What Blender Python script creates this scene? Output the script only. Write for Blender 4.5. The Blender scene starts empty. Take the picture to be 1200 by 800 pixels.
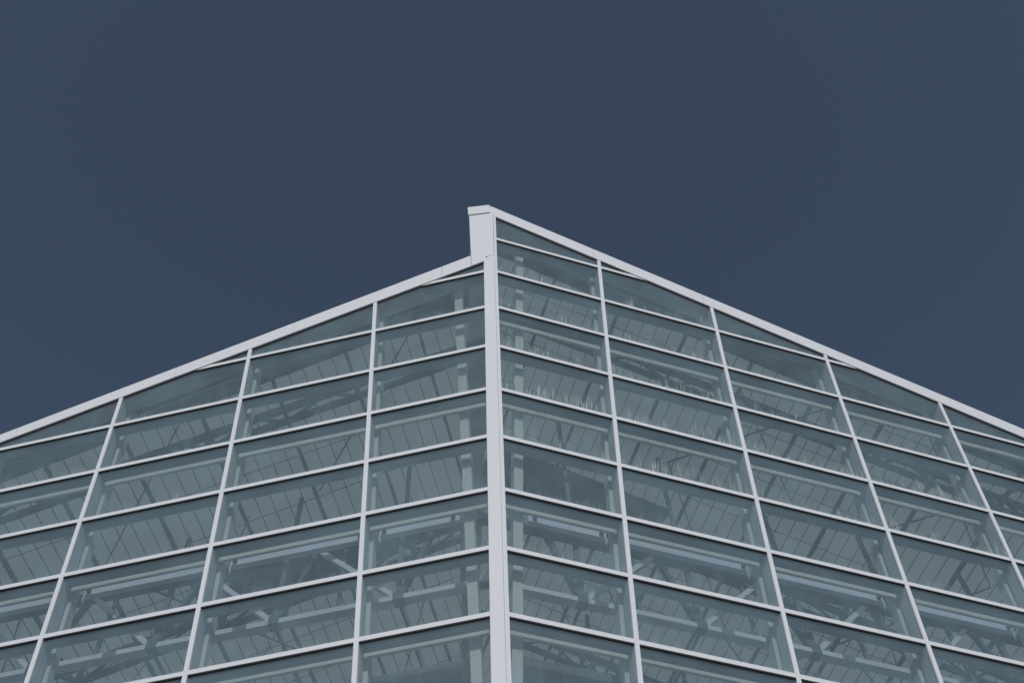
import bpy, math, random
from mathutils import Vector, Matrix
random.seed(7)
scn = bpy.context.scene
COL = scn.collection

# ---------------------------------------------------------------- frame of the building
S = 1.2                       # one glazing row is 1.2 m
G = 0.2615                    # each facade turns back 15 degrees from the prow
CG, SG = math.cos(G), math.sin(G)
LEAN = -0.1446                # facades lean outwards towards the top
ZG = -19.19                   # ground, in rows below the datum
ZUP = -ZG
M1, BW = 1.994, 2.0728        # first mullion, bay width
NB = 7                        # bays per facade
AEND = M1 + (NB - 1) * BW
DEEP = 16.0
PX, PY = -0.0015, -0.1496     # lean of the corner post
ROOF = {'R': dict(bot=(0.775, .2585), top=(1.065, .2600), ceil=(0.95, .26)),
        'L': dict(bot=(-0.640, .2676), top=(-0.318, .2810), ceil=(-0.47, .268))}

def sx(s): return 1.0 if s == 'R' else -1.0
def corner(s, z):             # position of the corner along the facade axis at height z
    return (PX * sx(s) * CG + PY * SG) * z
def W(s, a, z, d=0.0):        # facade coordinates (lean included) to world
    d2 = d + LEAN * z
    return Vector((sx(s) * (CG * a - SG * d2), SG * a + CG * d2, z + ZUP)) * S
def V(s, a, z, d):            # plumb coordinates (roof, trusses)
    return Vector((sx(s) * (CG * a - SG * d), SG * a + CG * d, z + ZUP)) * S
def zl(s, key, a):
    c, k = ROOF[s][key]; return c - k * a

# ---------------------------------------------------------------- materials
def mat(name, col, rough=.5, metal=0.0, noise=.06, scale=3.0, spec=.5):
    m = bpy.data.materials.new(name); m.use_nodes = True
    nt = m.node_tree; b = nt.nodes['Principled BSDF']
    tc = nt.nodes.new('ShaderNodeTexCoord'); n = nt.nodes.new('ShaderNodeTexNoise')
    n.inputs['Scale'].default_value = scale; n.inputs['Detail'].default_value = 6
    nt.links.new(tc.outputs['Object'], n.inputs['Vector'])
    mx = nt.nodes.new('ShaderNodeMix'); mx.data_type = 'RGBA'
    mx.inputs[6].default_value = (*[c * (1 - noise) for c in col], 1)
    mx.inputs[7].default_value = (*[min(1, c * (1 + noise)) for c in col], 1)
    nt.links.new(n.outputs['Fac'], mx.inputs[0]); nt.links.new(mx.outputs[2], b.inputs['Base Color'])
    b.inputs['Roughness'].default_value = rough; b.inputs['Metallic'].default_value = metal
    b.inputs['Specular IOR Level'].default_value = spec
    return m

M = {}
M['white'] = mat('white_powder_coat', (.665, .70, .765), .55, noise=.03, scale=.8, spec=.3)
M['alu'] = mat('grey_aluminium', (.33, .38, .42), .6, noise=.04)
M['gasket_shade'] = mat('black_gasket_shade', (.008, .008, .01), .8)  # black of the transom gaskets, also the painted shade under caps and fascia
M['post'] = mat('pale_green_steel', (.68, .70, .67), .55, noise=.05, scale=2)
M['girt'] = mat('cream_steel', (.70, .70, .63), .5, noise=.10, scale=4)
M['chord'] = mat('grey_blue_steel', (.68, .69, .80), .5, noise=.06)
M['dark'] = mat('dark_grey_steel', (.105, .125, .15), .6, noise=.1)
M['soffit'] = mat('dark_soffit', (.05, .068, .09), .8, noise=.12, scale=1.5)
M['screen'] = mat('shade_cloth', (.22, .25, .26), .9, noise=.25, scale=.8)
M['side'] = mat('pale_cladding', (.5, .51, .52), .6, noise=.06, scale=1)
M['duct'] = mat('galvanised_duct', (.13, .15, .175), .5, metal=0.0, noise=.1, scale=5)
M['ground'] = mat('pale_concrete', (.22, .22, .21), .9, noise=.2, scale=.6)

def panel_mat():
    m = bpy.data.materials.new('translucent_roof_panel'); m.use_nodes = True
    nt = m.node_tree; nt.nodes.clear(); N = nt.nodes.new; L = nt.links.new
    o = N('ShaderNodeOutputMaterial'); d = N('ShaderNodeBsdfDiffuse'); t = N('ShaderNodeBsdfTranslucent')
    mx = N('ShaderNodeMixShader'); tc = N('ShaderNodeTexCoord'); n = N('ShaderNodeTexNoise')
    n.inputs['Scale'].default_value = .55; n.inputs['Detail'].default_value = 8
    cr = N('ShaderNodeMix'); cr.data_type = 'RGBA'
    cr.inputs[6].default_value = (.66, .675, .65, 1); cr.inputs[7].default_value = (.79, .80, .77, 1)
    L(tc.outputs['Object'], n.inputs['Vector']); L(n.outputs['Fac'], cr.inputs[0])
    L(cr.outputs[2], d.inputs['Color']); L(cr.outputs[2], t.inputs['Color'])
    mx.inputs[0].default_value = .72
    L(d.outputs[0], mx.inputs[1]); L(t.outputs[0], mx.inputs[2]); L(mx.outputs[0], o.inputs['Surface'])
    return m
M['panel'] = panel_mat()

def glass_mat():
    m = bpy.data.materials.new('dusty_window_glass'); m.use_nodes = True
    nt = m.node_tree; nt.nodes.clear(); N = nt.nodes.new; L = nt.links.new
    def math_(op, a, b=None, clamp=False):
        k = N('ShaderNodeMath'); k.operation = op; k.use_clamp = clamp
        for i, v in enumerate((a, b)):
            if v is None: continue
            if isinstance(v, (int, float)): k.inputs[i].default_value = v
            else: L(v, k.inputs[i])
        return k.outputs[0]
    def ramp(v, lo, hi):
        r = N('ShaderNodeMapRange'); r.interpolation_type = 'SMOOTHSTEP'
        L(v, r.inputs['Value']); r.inputs['From Min'].default_value = lo; r.inputs['From Max'].default_value = hi
        return r.outputs['Result']
    o = N('ShaderNodeOutputMaterial')
    tr = N('ShaderNodeBsdfTransparent'); tr.inputs['Color'].default_value = (.86, .897, .905, 1)
    gl = N('ShaderNodeBsdfGlossy'); gl.inputs['Roughness'].default_value = .015
    gl.inputs['Color'].default_value = (1, 1, 1, 1)
    lw = N('ShaderNodeLayerWeight'); lw.inputs['Blend'].default_value = .5
    fr = math_('ADD', math_('MULTIPLY', math_('POWER', lw.outputs['Facing'], 5.0), .94), .07)
    mx = N('ShaderNodeMixShader'); L(fr, mx.inputs[0]); L(tr.outputs[0], mx.inputs[1]); L(gl.outputs[0], mx.inputs[2])
    # dust film
    uv = N('ShaderNodeUVMap'); uv.uv_map = 'UVMap'
    oi = N('ShaderNodeObjectInfo')
    sep = N('ShaderNodeSeparateXYZ'); L(uv.outputs[0], sep.inputs[0])
    rz = math_('MULTIPLY', oi.outputs['Random'], 37.0)
    def noise(su, sv, detail=3, off=0):
        c = N('ShaderNodeCombineXYZ')
        L(math_('MULTIPLY', sep.outputs[0], su), c.inputs[0]); L(math_('MULTIPLY', sep.outputs[1], sv), c.inputs[1])
        L(math_('ADD', rz, off), c.inputs[2])
        n = N('ShaderNodeTexNoise'); n.inputs['Scale'].default_value = 1; n.inputs['Detail'].default_value = detail
        L(c.outputs[0], n.inputs['Vector']); return n.outputs['Fac']
    film = math_('ADD', math_('MULTIPLY', ramp(noise(1.6, 2.2, 6), .3, .75), .06), math_('ADD', .084, math_('MULTIPLY', oi.outputs['Random'], .028)))
    film = math_('ADD', film, math_('MULTIPLY', ramp(noise(60, 60, 2, 3), .45, .8), .012))
    smudge = math_('MULTIPLY', ramp(noise(9, 1.3, 5, 5), .48, .72), ramp(math_('SUBTRACT', noise(3, 0, 2, 31), sep.outputs[1]), -.1, .45))
    film = math_('ADD', film, math_('MULTIPLY', smudge, .05))
    df = N('ShaderNodeBsdfDiffuse'); df.inputs['Color'].default_value = (.355, .505, .60, 1)
    m2 = N('ShaderNodeMixShader'); L(film, m2.inputs[0]); L(mx.outputs[0], m2.inputs[1]); L(df.outputs[0], m2.inputs[2])
    # dried drips along the lower edge of a pane
    at = N('ShaderNodeAttribute'); at.attribute_type = 'OBJECT'; at.attribute_name = 'drip'
    reach = math_('MULTIPLY', math_('SUBTRACT', noise(7, 0, 3, 9), .2), math_('ADD', math_('MULTIPLY', at.outputs['Fac'], .75), .30))
    low = ramp(math_('SUBTRACT', reach, sep.outputs[1]), 0.0, .2)
    col = ramp(noise(110, 2.2, 3, 15), .52, .70)
    patch = ramp(noise(1.7, 0, 1, 21), .68, .42)
    pm = math_('MULTIPLY', patch, at.outputs['Fac'])
    drip = math_('MULTIPLY', math_('MULTIPLY', low, col), math_('MULTIPLY', math_('ADD', math_('MULTIPLY', pm, .46), .15), 1.0), True)
    dd = N('ShaderNodeBsdfDiffuse'); dd.inputs['Color'].default_value = (.66, .72, .72, 1)
    m3 = N('ShaderNodeMixShader'); L(drip, m3.inputs[0]); L(m2.outputs[0], m3.inputs[1]); L(dd.outputs[0], m3.inputs[2])
    L(m3.outputs[0], o.inputs['Surface'])
    return m
M['glass'] = glass_mat()

# ---------------------------------------------------------------- mesh helpers
class MB:
    def __init__(s): s.v = []; s.f = []
    def hexa(s, p):           # 8 points: bottom ring 0-3, top ring 4-7
        o = len(s.v); s.v += [tuple(q) for q in p]
        s.f += [tuple(o + i for i in q) for q in ((3, 2, 1, 0), (4, 5, 6, 7), (0, 1, 5, 4), (1, 2, 6, 5), (2, 3, 7, 6), (3, 0, 4, 7))]
        return s
    def box(s, fn, side, a0, a1, z0, z1, d0, d1):
        return s.hexa([fn(side, a, z, d) for z in (z0, z1) for a, d in ((a0, d0), (a1, d0), (a1, d1), (a0, d1))])
    def prism(s, front, back):
        o = len(s.v); n = len(front); s.v += [tuple(q) for q in front] + [tuple(q) for q in back]
        s.f.append(tuple(o + i for i in range(n))); s.f.append(tuple(o + n + i for i in reversed(range(n))))
        for i in range(n):
            j = (i + 1) % n; s.f.append((o + i, o + n + i, o + n + j, o + j))
        return s
    def bar(s, p, q, w, h, up=Vector((0, 0, 1))):
        t = (q - p).normalized(); x = t.cross(up)
        if x.length < 1e-3: x = t.cross(Vector((1, 0, 0)))
        x.normalize(); y = x.cross(t); x = x * (w / 2); y = y * (h / 2)
        return s.hexa([e + k for e in (p, q) for k in (-x - y, x - y, x + y, -x + y)])
    def build(s, name, m, parent=None, bevel=0.0):
        me = bpy.data.meshes.new(name); me.from_pydata(s.v, [], s.f); me.update()
        import bmesh
        bm = bmesh.new(); bm.from_mesh(me); bmesh.ops.recalc_face_normals(bm, faces=bm.faces); bm.to_mesh(me); bm.free()
        ob = bpy.data.objects.new(name, me); COL.objects.link(ob); me.materials.append(m)
        if parent: ob.parent = parent
        if bevel:
            b = ob.modifiers.new('bevel', 'BEVEL'); b.width = bevel; b.segments = 2; b.limit_method = 'ANGLE'
        return ob

def empty(name, parent=None):
    o = bpy.data.objects.new(name, None); COL.objects.link(o); o.empty_display_size = .5
    if parent: o.parent = parent
    return o
def clip(poly, f):            # keep f(p) >= 0
    out = []
    for i, p in enumerate(poly):
        q = poly[(i + 1) % len(poly)]; a, b = f(p), f(q)
        if a >= 0: out.append(p)
        if (a >= 0) != (b >= 0):
            t = a / (a - b); out.append((p[0] + (q[0] - p[0]) * t, p[1] + (q[1] - p[1]) * t))
    return out
def wall_line(s, side, segs): pass

# ---------------------------------------------------------------- ground
gm = MB(); R_ = 3000
gm.v = [(-R_, -R_, 0), (R_, -R_, 0), (R_, R_, 0), (-R_, R_, 0)]; gm.f = [(0, 1, 2, 3)]
go = gm.build('ground', M['ground']); go['kind'] = 'structure'; go['label'] = 'pale concrete forecourt around the glasshouse'

# ---------------------------------------------------------------- the glasshouse
house = empty('glasshouse')
house['label'] = 'tall white-framed glasshouse with two outward-leaning glazed facades meeting at a stepped corner'
house['category'] = 'building'

FL = {'L': .108, 'R': .096}   # corner post flanges
MUL = [M1 + k * BW for k in range(NB)]
DT = .19                      # depth of the inner transom and mullion bodies
SEAMS = {'L': [.86, 3.36, 5.30, 7.82, 10.3, 12.8], 'R': [1.90, 3.93, 6.5, 9.0, 11.5, 13.6]}

for side in ('L', 'R'):
    wall = empty('glazed_wall', house)
    bot = lambda a: zl(side, 'bot', a)
    # mullions
    for k, a in enumerate(MUL):
        top = bot(a) + .05
        mb = MB()
        mb.box(W, side, a - .030, a + .030, ZG, top, -.028, -.002)
        mb.box(W, side, a - .024, a + .024, ZG, top, .024, DT + .006)
        mb.build('mullion', M['white'], wall)
    # transoms
    for j in range(0 if side == 'R' else 1, 20):
        a1 = min(AEND, (ROOF[side]['bot'][0] + j) / ROOF[side]['bot'][1] + .12)
        z = -float(j)
        a0 = corner(side, z) + FL[side] - .02
        if z - .06 < ZG: continue
        t = MB()
        t.box(W, side, a0, a1, z - .030, z + .032, -.019, -.0015)
        ob = t.build('transom', M['white'], wall)
        t = MB()
        t.box(W, side, a0, min(AEND, a1 + .15), z - .020, z + .018, .0255, DT)
        t.build('transom_shelf', M['alu'], ob)
        t = MB()
        t.box(W, side, a0, min(AEND, a1 + .18), z - .053, z - .0335, -.0155, -.001)  # black strip: glazing gasket plus the shade under the cap, as colour
        t.build('gasket_shade', M['gasket_shade'], ob)
    # panes
    rest = MB()
    edges = [None] + MUL
    for k in range(NB):
        for j in range(-1, 20):
            zt, zb = -float(j), -float(j + 1)
            if zb < ZG: zb = ZG
            if zt <= zb: continue
            a0 = MUL[k - 1] if k else -1.0
            poly = [(a0, zb), (MUL[k], zb), (MUL[k], zt), (a0, zt)]
            if k == 0:
                ff = FL[side] - .02; q = corner(side, -1.0)
                poly = clip(poly, lambda p: p[0] - (corner(side, p[1]) + ff))
            c, s_ = ROOF[side]['bot']
            poly = clip(poly, lambda p: c + .03 - s_ * p[0] - p[1])
            if len(poly) < 3: continue
            ar = abs(sum(poly[i][0] * poly[(i + 1) % len(poly)][1] - poly[(i + 1) % len(poly)][0] * poly[i][1] for i in range(len(poly)))) / 2
            if ar < .02: continue
            jit = random.uniform(-.0008, .0008); tx, tz_ = random.uniform(-.0006, .0006), random.uniform(-.0012, .0012)
            fr = [W(side, p[0], p[1], .0008 + jit + tx * (p[0] - a0) + tz_ * (p[1] - zb)) for p in poly]; bk = [W(side, p[0], p[1], .0215 + jit + tx * (p[0] - a0) + tz_ * (p[1] - zb)) for p in poly]
            if k <= 4 and j <= 8:
                pb = MB().prism(fr, bk)
                ob = pb.build('pane', M['glass'], wall)
                uvl = ob.data.uv_layers.new(name='UVMap'); n = len(poly)
                for lp in ob.data.loops:
                    p = poly[lp.vertex_index % n]
                    uvl.data[lp.index].uv = (p[0], p[1] - zb)
                heavy = random.choice([.1, .2, .3, .4, .5])
                if side == 'R' and k in (0, 1) and 0 <= j <= 4: heavy = random.uniform(.75, 1.05)
                if side == 'R' and k in (2, 3) and j <= 4: heavy = random.uniform(.35, .8)
                if side == 'R' and k == 4 - 1 and j == 3: heavy = 1.1
                if side == 'L' and j > 5: heavy *= .8
                if poly and min(p[1] for p in poly) > bot(a0 + .3) - .7: heavy = .1
                ob['drip'] = heavy
            else:
                rest.prism(fr, bk)
    r = rest.build('lower_glazing', M['glass'], wall); r['kind'] = 'stuff'
    r.data.uv_layers.new(name='UVMap'); r['drip'] = .3
    # base kerb
    MB().box(W, side, corner(side, ZG) , AEND, ZG, ZG + .25, -.06, .3).build('base_kerb', M['side'], wall)

    # fascia along the roof edge, in lengths with open joints
    fa = empty('fascia', house)
    cuts = [None] + SEAMS[side] + [AEND + .25]
    for i in range(len(cuts) - 1):
        a0 = cuts[i] if cuts[i] is not None else (corner('R', .9) if side == 'R' else .352)
        a1 = cuts[i + 1] - .004
        a0f = a0
        pts = []
        q = [(a0f, zl(side, 'bot', a0f)), (a1, zl(side, 'bot', a1)), (a1, zl(side, 'top', a1)), (a0f, zl(side, 'top', a0f))]
        q = [(a, z - .06) for a, z in q]
        MB().prism([W(side, a, z, -.036) for a, z in q], [W(side, a, z, .30) for a, z in q]).build('fascia_panel', M['white'], fa, bevel=.006)
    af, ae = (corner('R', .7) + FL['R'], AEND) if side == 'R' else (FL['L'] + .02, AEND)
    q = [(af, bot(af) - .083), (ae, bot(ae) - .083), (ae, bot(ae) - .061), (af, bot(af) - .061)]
    MB().prism([W(side, a, z, -.014) for a, z in q], [W(side, a, z, -.0012) for a, z in q]).build('fascia_shade_line', M['gasket_shade'], fa)  # thin black strip painting the shadow line below the fascia

# corner post: two folded plates with a fine joint
def line_pt(s, a, z, d): return W(s, a, z, d)
cp = MB()
def isect(z, dL, dR):
    # where the left facade offset dL meets the right facade offset dR, at height z
    nl = (SG, CG); nr = (-SG, CG)
    bl = dL + LEAN * z; br = dR + LEAN * z
    det = nl[0] * nr[1] - nl[1] * nr[0]
    return Vector(((bl * nr[1] - nl[1] * br) / det, (nl[0] * br - bl * nr[0]) / det, z + ZUP)) * S
DL, DR = -.035, -.068
zt = ROOF['R']['top'][0] - .26
def ring_l(z):
    c = isect(z, DL, DR); ci = isect(z, DL + .09, DR + .09)
    e = W('L', corner('L', z) + FL['L'], z, DL); ei = W('L', corner('L', z) + FL['L'], z, .2)
    u = (e - c).normalized() * .002
    return [e, c + u, ci + u, ei]
def ring_r(z):
    c = isect(z, DL, DR); ci = isect(z, DL + .09, DR + .09)
    e = W('R', corner('R', z) + FL['R'], z, DR); ei = W('R', corner('R', z) + FL['R'], z, .2)
    u = (e - c).normalized() * .002
    return [c + u, e, ei, ci + u]
cp.hexa(ring_l(ZG) + ring_l(-.62)); cp.hexa(ring_r(ZG) + ring_r(zt))
post = cp.build('corner_post', M['white'], house, bevel=.004)
g_ = MB(); g_.hexa([isect(z, DL + .03, DR + .03) + Vector(v) for z in (ZG, zt - .01) for v in ((-.03, 0, 0), (.03, 0, 0), (.03, .05, 0), (-.03, .05, 0))])
g_.build('joint_seal', M['alu'], post)
b_ = MB(); bc = W('L', corner('L', -.6) + .055, -.62, DL - .006)
b_.hexa([bc + Vector(v) * .012 for v in ((-1, -.4, -1), (1, -.4, -1), (1, .4, -1), (-1, .4, -1), (-1, -.4, 1), (1, -.4, 1), (1, .4, 1), (-1, .4, 1))])
b_.build('bolt', M['dark'], post)

# ridge upstand (vertical step between the two roof slopes) with white end panel and cap
up = MB()
def upz(y, key): pass
UX = .335
yf = .34; yb = DEEP
def rz_(y, s, key):           # roof plane heights on the ridge line, y in rows
    c, k = ROOF[s][key]; return c - k * SG * y
for (x0, x1) in ((-UX, -.004),):
    up.hexa([Vector((x, y, (rz_(y, 'L', 'bot') - .05 if zz == 0 else rz_(y, 'R', 'top') - .06) + ZUP)) * S
             for zz in (0, 1) for x, y in ((x0, yf), (x1, yf), (x1, yb), (x0, yb))])
upo = up.build('ridge_upstand', M['side'], house)
# end panel in the plane of the left facade
ep = MB()
q = [(corner('L', -.6) - .045, -.617), (.112, -.617), (.112, zl('L', 'bot', .112) - .06), (.347, zl('L', 'bot', .347) - .06), (.330, .84), (corner('L', .8) - .045, .76)]
fr = [W('L', a, z, -.0375) for a, z in q]; bk = [W('L', a, z, .30) for a, z in q]
for i in (0, 5):              # the corner edge follows the right-hand plate of the post
    fr[i] = isect(q[i][1], -.0375, DR + .001)
ep.prism(fr, bk)
ep.build('end_panel', M['white'], upo, bevel=.004)
tr = MB(); tr.box(W, 'L', .332, .360, -.36, .56, .06, .12); tr.build('edge_trim', M['white'], upo)
cap = MB()
k_ = ROOF['R']['top'][1]
q = [(.343, .82), (.343, 1.085), (-.052, 1.005), (-.052, .75)]
cap.prism([W('L', a, z, -.058) for a, z in q], [W('L', a, z, .35) for a, z in q])
cap.build('ridge_cap', M['white'], upo, bevel=.006)

# ---------------------------------------------------------------- roof slopes
PB = {'R': (2.67, 1.2375), 'L': (5.20, 1.2375)}
D0 = {'R': .74, 'L': .75}
for side in ('L', 'R'):
    c, k = ROOF[side]['ceil']
    cz = lambda a: c - k * a
    rk = SG / CG              # ridge line: a = rk * d
    # translucent panels, one slab
    def slab(z_off, th, a1, d0, d1):
        dl = lambda a, d: d + LEAN * cz(a) if d < 2 else d      # the eaves edge follows the leaning facade
        pl = [(rk * d0, dl(rk * d0, d0)), (a1, dl(a1, d0)), (a1, dl(a1, d1)), (rk * d1, dl(rk * d1, d1))]
        return [V(side, a, cz(a) + z_off, d) for a, d in pl], [V(side, a, cz(a) + z_off + th, d) for a, d in pl]
    f, b = slab(0, .025, AEND + .2, .08, DEEP)
    roof = MB().prism(f, b).build('roof_slope', M['panel'], house)
    # dark eaves soffit behind the fascia with a thin pale trim line
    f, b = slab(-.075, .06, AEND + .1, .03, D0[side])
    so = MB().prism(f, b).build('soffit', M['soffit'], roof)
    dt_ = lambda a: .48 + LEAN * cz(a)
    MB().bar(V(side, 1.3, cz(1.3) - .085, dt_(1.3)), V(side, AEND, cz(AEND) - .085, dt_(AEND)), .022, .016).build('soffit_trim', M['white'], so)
    # glazing bar grid
    gb = MB(); p0, dp = PB[side]
    sp = dp / 5; n0 = int((0.15 - p0) / sp)
    for i in range(n0, int((AEND - p0) / sp) + 1):
        a = p0 + i * sp
        if a < .12: continue
        dm = min(DEEP, a / rk)
        if dm < D0[side] + .1 or i % 5 == 0: continue
        gb.bar(V(side, a, cz(a) - .012, D0[side] - .02 + LEAN * cz(a)), V(side, a, cz(a) - .012, dm), .015, .016)
    i = 0
    while 1.14 + .93 * i < DEEP:
        d = 1.14 + .93 * i + (-.0 if side == 'R' else -.45 + .93)
        if d < DEEP: gb.bar(V(side, rk * d + .02, cz(rk * d) - .006, d), V(side, AEND, cz(AEND) - .006, d), .014, .012)
        i += 1
    gb.build('glazing_bar_grid', M['dark'], roof)
    # purlins running inwards
    for i in range(int((0.2 - p0) / dp), int((AEND - p0) / dp) + 1):
        a = p0 + i * dp
        if a < .25: continue
        dm = min(DEEP, a / rk)
        if dm < 1: continue
        pu = MB().bar(V(side, a, cz(a) - .075, D0[side] - .03 + LEAN * cz(a)), V(side, a, cz(a) - .075, dm), .050, .11)
        pu.build('purlin', M['dark'], roof)
    # lattice trusses following the roof pitch
    for d in (1.5, 5.0, 8.3, 11.6):
        a0 = rk * d + .05
        lt = empty('lattice_rafter', house)
        hi = lambda a: V(side, a, cz(a) - .19, d); lo = lambda a: V(side, a, cz(a) - .62, d)
        MB().bar(hi(a0), hi(AEND), .10, .17).build('top_chord', M['dark'], lt)
        MB().bar(lo(a0), lo(AEND), .10, .13).build('bottom_chord', M['dark'], lt)
        a = a0 + .3; n = 0
        while a + .6 < AEND:
            MB().bar(*((lo(a), hi(a + .55)) if n % 2 else (hi(a), lo(a + .55))), .05, .05).build('brace', M['dark'], lt)
            if n % 4 == 3: MB().bar(lo(a + .05), hi(a + .05), .09, .09).build('hanger', M['dark'], lt)
            a += .62; n += 1
    # tie rods crossing the slopes
    for d0, d1 in ((.7, 3.3), (3.3, 6.6), (6.6, 9.9)):
        a = .8 if side == 'R' else 1.4; 
        while a + 2.4 < AEND:
            if a > rk * d1 + .1:
                MB().bar(V(side, a, cz(a) - .11, d0), V(side, a + 2.475, cz(a + 2.475) - .11, d1), .028, .028).build('tie_rod', M['dark'], roof)
                if random.random() < .35:
                    MB().bar(V(side, a + 2.475, cz(a + 2.475) - .135, d0), V(side, a, cz(a) - .135, d1), .028, .028).build('tie_rod', M['dark'], roof)
            a += 3.7125

    # drawn shade screens under the panels
    for (a0, a1, d0, d1_) in ([(1.35, 4.95, 4.25, 5.3)] if side == 'R' else [(2.9, 5.95, 4.2, 5.15)]):
        pl = [(a0, d0), (a1, d0), (a1 - .25, d1_), (a0, d1_)]
        MB().prism([V(side, a, cz(a) - .17, d) for a, d in pl], [V(side, a, cz(a) - .15, d) for a, d in pl]).build('shade_screen', M['screen'], roof)
    # ---- columns behind the facade, rails, strut beams
    for k_i, a in enumerate([.655 if side == 'L' else .62] + MUL):
        wd = .065
        z1 = cz(a) - .09
        if k_i == 0 and side == 'R': z1 = cz(a) - .09
        p = MB().box(W, side, a - wd, a + wd, ZG, z1, .257, .40)
        p.build('column', M['post'], house)
    for j in range(2, 19, 2):
        if side == 'L' and j == 2: continue
        z = -float(j)
        a1 = min(AEND - .1, (c + j) / k - .4)
        MB().box(W, side, corner(side, z) + .16, a1, z - .012, z + .085, .251, .29).build('rail', M['girt'], house)
    for z in (-5.86,):
        for i in range(NB):
            a0 = (MUL[i - 1] + .10) if i else (.82)
            a1 = MUL[i] - .07
            sb = MB().box(W, side, a0, a1, z - .045, z + .06, .465, .545).build('strut_beam', M['chord'], house)
            MB().box(W, side, a1 - .018, a1 + .004, z - .19, z - .03, .455, .485).build('end_plate', M['chord'], sb)
            for ae in (a0 + .06, a1 - .10):
                MB().box(W, side, ae, ae + .05, z - .02, z + .03, .39, .475).build('bracket', M['dark'], sb)
    # ---- deep level trusses parallel to the facade
    for d in (3.34, 7.4):
        tr = empty('roof_truss', house)
        n0 = 2.26 if side == 'L' else 2.37
        zb, zt_ = -4.86, -3.33
        a_start = max(rk * d - .15, .75)
        amax = min(AEND - .1, (c - zt_ - .25) / k)
        MB().bar(V(side, a_start, zb, d), V(side, amax, zb, d), .15 * S, .10 * S).build('bottom_chord', M['chord'], tr)
        MB().bar(V(side, a_start, zt_, d), V(side, amax, zt_, d), .15 * S, .12 * S).build('top_chord', M['dark'], tr)
        a = n0
        while a < amax:
            for da, m, w in ((1.40, M['chord'], .085), (-.50, M['dark'], .085)):  # pale and dark colours stand in for sunlit and unlit diagonals
                if a_start < a + da < amax:
                    MB().bar(V(side, a + .02, zb, d + (-.03 if da > 0 else .02)), V(side, a + da, zt_, d), w * S, w * S).build('diagonal', m, tr)
            if a > a_start:
                MB().bar(V(side, a + .02, zb, d), V(side, a + .02, zt_, d), .085 * S, .085 * S).build('hanger', M['dark'], tr)
                if zt_ < cz(a) - .5:
                    MB().bar(V(side, a, zt_, d), V(side, a, cz(a) - .1, d), .07 * S, .07 * S).build('stub_column', M['dark'], tr)
                MB().box(V, side, a - .085, a + .085, zb - .055, zb + .12, d - .085, d + .085).build('gusset', M['dark'], tr)
            if a_start < a - .97:
                MB().bar(V(side, a - .97, zb, d), V(side, a - .97, zt_, d), .06 * S, .06 * S).build('hanger', M['dark'], tr)
            a += 1.94
    # thin ties between the trusses at bottom chord level
    for i in range(5):
        a = (2.26 if side == 'L' else 2.37) + 1.94 * i
        if a > 1.9:
            MB().bar(V(side, a, -4.90, 3.34), V(side, a, -4.90, 7.4), .05, .05).build('cross_tie', M['dark'], house)

    # ---- far walls
    sw = MB()
    zr = zl(side, 'bot', AEND)
    q = [(ZG, LEAN * ZG), (ZG, DEEP), (zr, DEEP), (zr, LEAN * zr)]
    sw.prism([V(side, AEND + .01, z, d) for z, d in q], [V(side, AEND + .13, z, d) for z, d in q])
    sw.build('side_wall', M['side'], house)
    bw = MB()
    a0 = rk * DEEP
    q = [(a0, ZG), (AEND, ZG), (AEND, cz(AEND)), (a0, cz(a0))]
    bw.prism([V(side, a, z, DEEP + .01) for a, z in q], [V(side, a, z, DEEP + .15) for a, z in q])
    bw.build('back_wall', M['side'], house)

# ---------------------------------------------------------------- ribbed ducts under the trusses
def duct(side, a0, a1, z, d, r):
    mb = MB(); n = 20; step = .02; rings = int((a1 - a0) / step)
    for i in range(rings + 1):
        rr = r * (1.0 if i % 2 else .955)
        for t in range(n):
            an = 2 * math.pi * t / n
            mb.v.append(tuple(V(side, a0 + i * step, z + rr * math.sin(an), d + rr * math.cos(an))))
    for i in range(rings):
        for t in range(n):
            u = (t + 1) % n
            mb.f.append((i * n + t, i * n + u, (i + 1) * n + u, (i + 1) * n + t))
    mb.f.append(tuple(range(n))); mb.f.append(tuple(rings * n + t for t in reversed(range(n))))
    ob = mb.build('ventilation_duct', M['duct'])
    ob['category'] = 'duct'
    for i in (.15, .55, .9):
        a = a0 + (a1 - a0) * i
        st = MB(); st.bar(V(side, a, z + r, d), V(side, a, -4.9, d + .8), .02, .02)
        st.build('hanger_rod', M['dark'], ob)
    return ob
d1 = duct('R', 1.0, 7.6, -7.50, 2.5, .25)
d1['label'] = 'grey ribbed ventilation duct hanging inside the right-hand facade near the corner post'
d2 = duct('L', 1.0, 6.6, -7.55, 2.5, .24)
d2['label'] = 'grey ribbed ventilation duct hanging inside the left-hand facade near the corner post'

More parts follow.
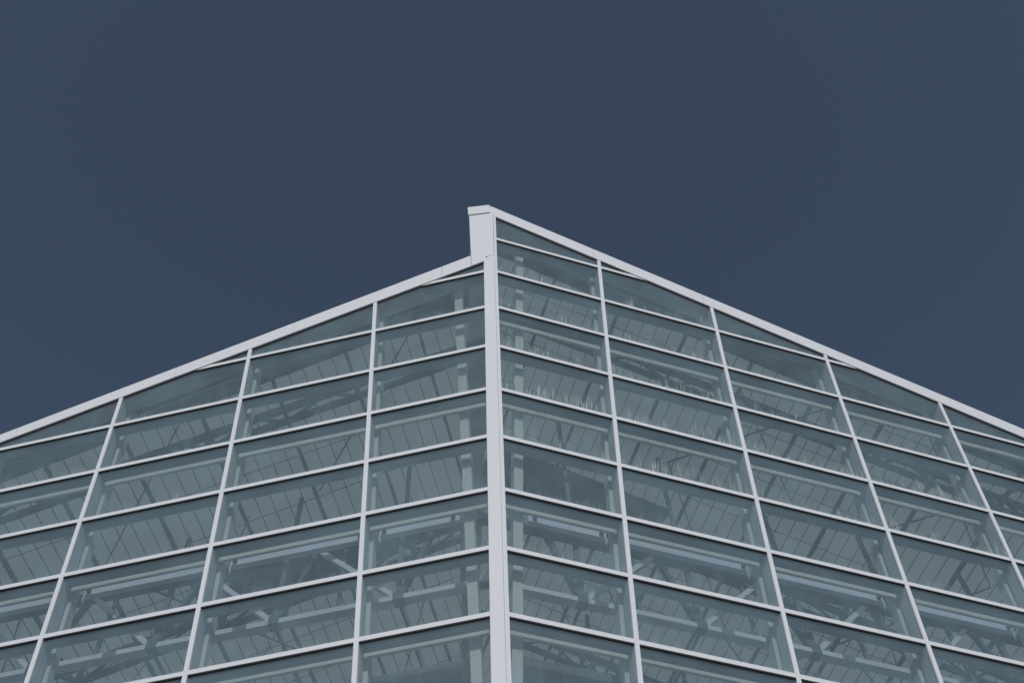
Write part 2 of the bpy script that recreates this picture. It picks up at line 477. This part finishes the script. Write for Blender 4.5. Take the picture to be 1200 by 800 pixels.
# ---------------------------------------------------------------- light
SUN_EL, SUN_AZ = math.radians(27), math.radians(0)      # azimuth from the -y side
sdir = Vector((math.sin(SUN_AZ) * math.cos(SUN_EL), -math.cos(SUN_AZ) * math.cos(SUN_EL), math.sin(SUN_EL)))
sl = bpy.data.lights.new('sun', 'SUN'); sl.energy = 2.3; sl.angle = math.radians(.53); sl.color = (1.0, .97, .93)
so = bpy.data.objects.new('sun', sl); COL.objects.link(so)
so.rotation_euler = sdir.to_track_quat('Z', 'Y').to_euler(); so.location = (0, -30, 40)

w = bpy.data.worlds.new('World'); scn.world = w; w.use_nodes = True
nt = w.node_tree; bg = nt.nodes['Background']
sky = nt.nodes.new('ShaderNodeTexSky'); sky.sky_type = 'NISHITA'; sky.sun_disc = False
sky.sun_elevation = SUN_EL; sky.sun_rotation = math.atan2(sdir.x, sdir.y)
sky.air_density = 1.0; sky.dust_density = .6; sky.ozone_density = 1.0
hs = nt.nodes.new('ShaderNodeHueSaturation'); hs.inputs['Saturation'].default_value = .92
nt.links.new(sky.outputs[0], hs.inputs['Color']); nt.links.new(hs.outputs[0], bg.inputs['Color'])
bg.inputs['Strength'].default_value = .058

# ---------------------------------------------------------------- camera
cam = bpy.data.cameras.new('camera'); co = bpy.data.objects.new('camera', cam); COL.objects.link(co)
cam.sensor_width = 36; cam.lens = 1317.158 / 1200 * 36
rx, ry, rz = 2.6408, .0345, -.0411
rot = Matrix.Rotation(rz, 3, 'Z') @ Matrix.Rotation(ry, 3, 'Y') @ Matrix.Rotation(rx, 3, 'X')
co.matrix_world = Matrix.Translation(Vector((-.5515, -7.7036, -17.8098 + ZUP)) * S) @ rot.to_4x4()
cam.clip_start = .1; cam.clip_end = 10000
scn.camera = co

scn.view_settings.view_transform = 'Standard'; scn.view_settings.look = 'None'
scn.view_settings.exposure = 0; scn.view_settings.gamma = 1
scn.cycles.transparent_max_bounces = 24; scn.cycles.max_bounces = 10; scn.cycles.diffuse_bounces = 5
scn.cycles.use_denoising = True
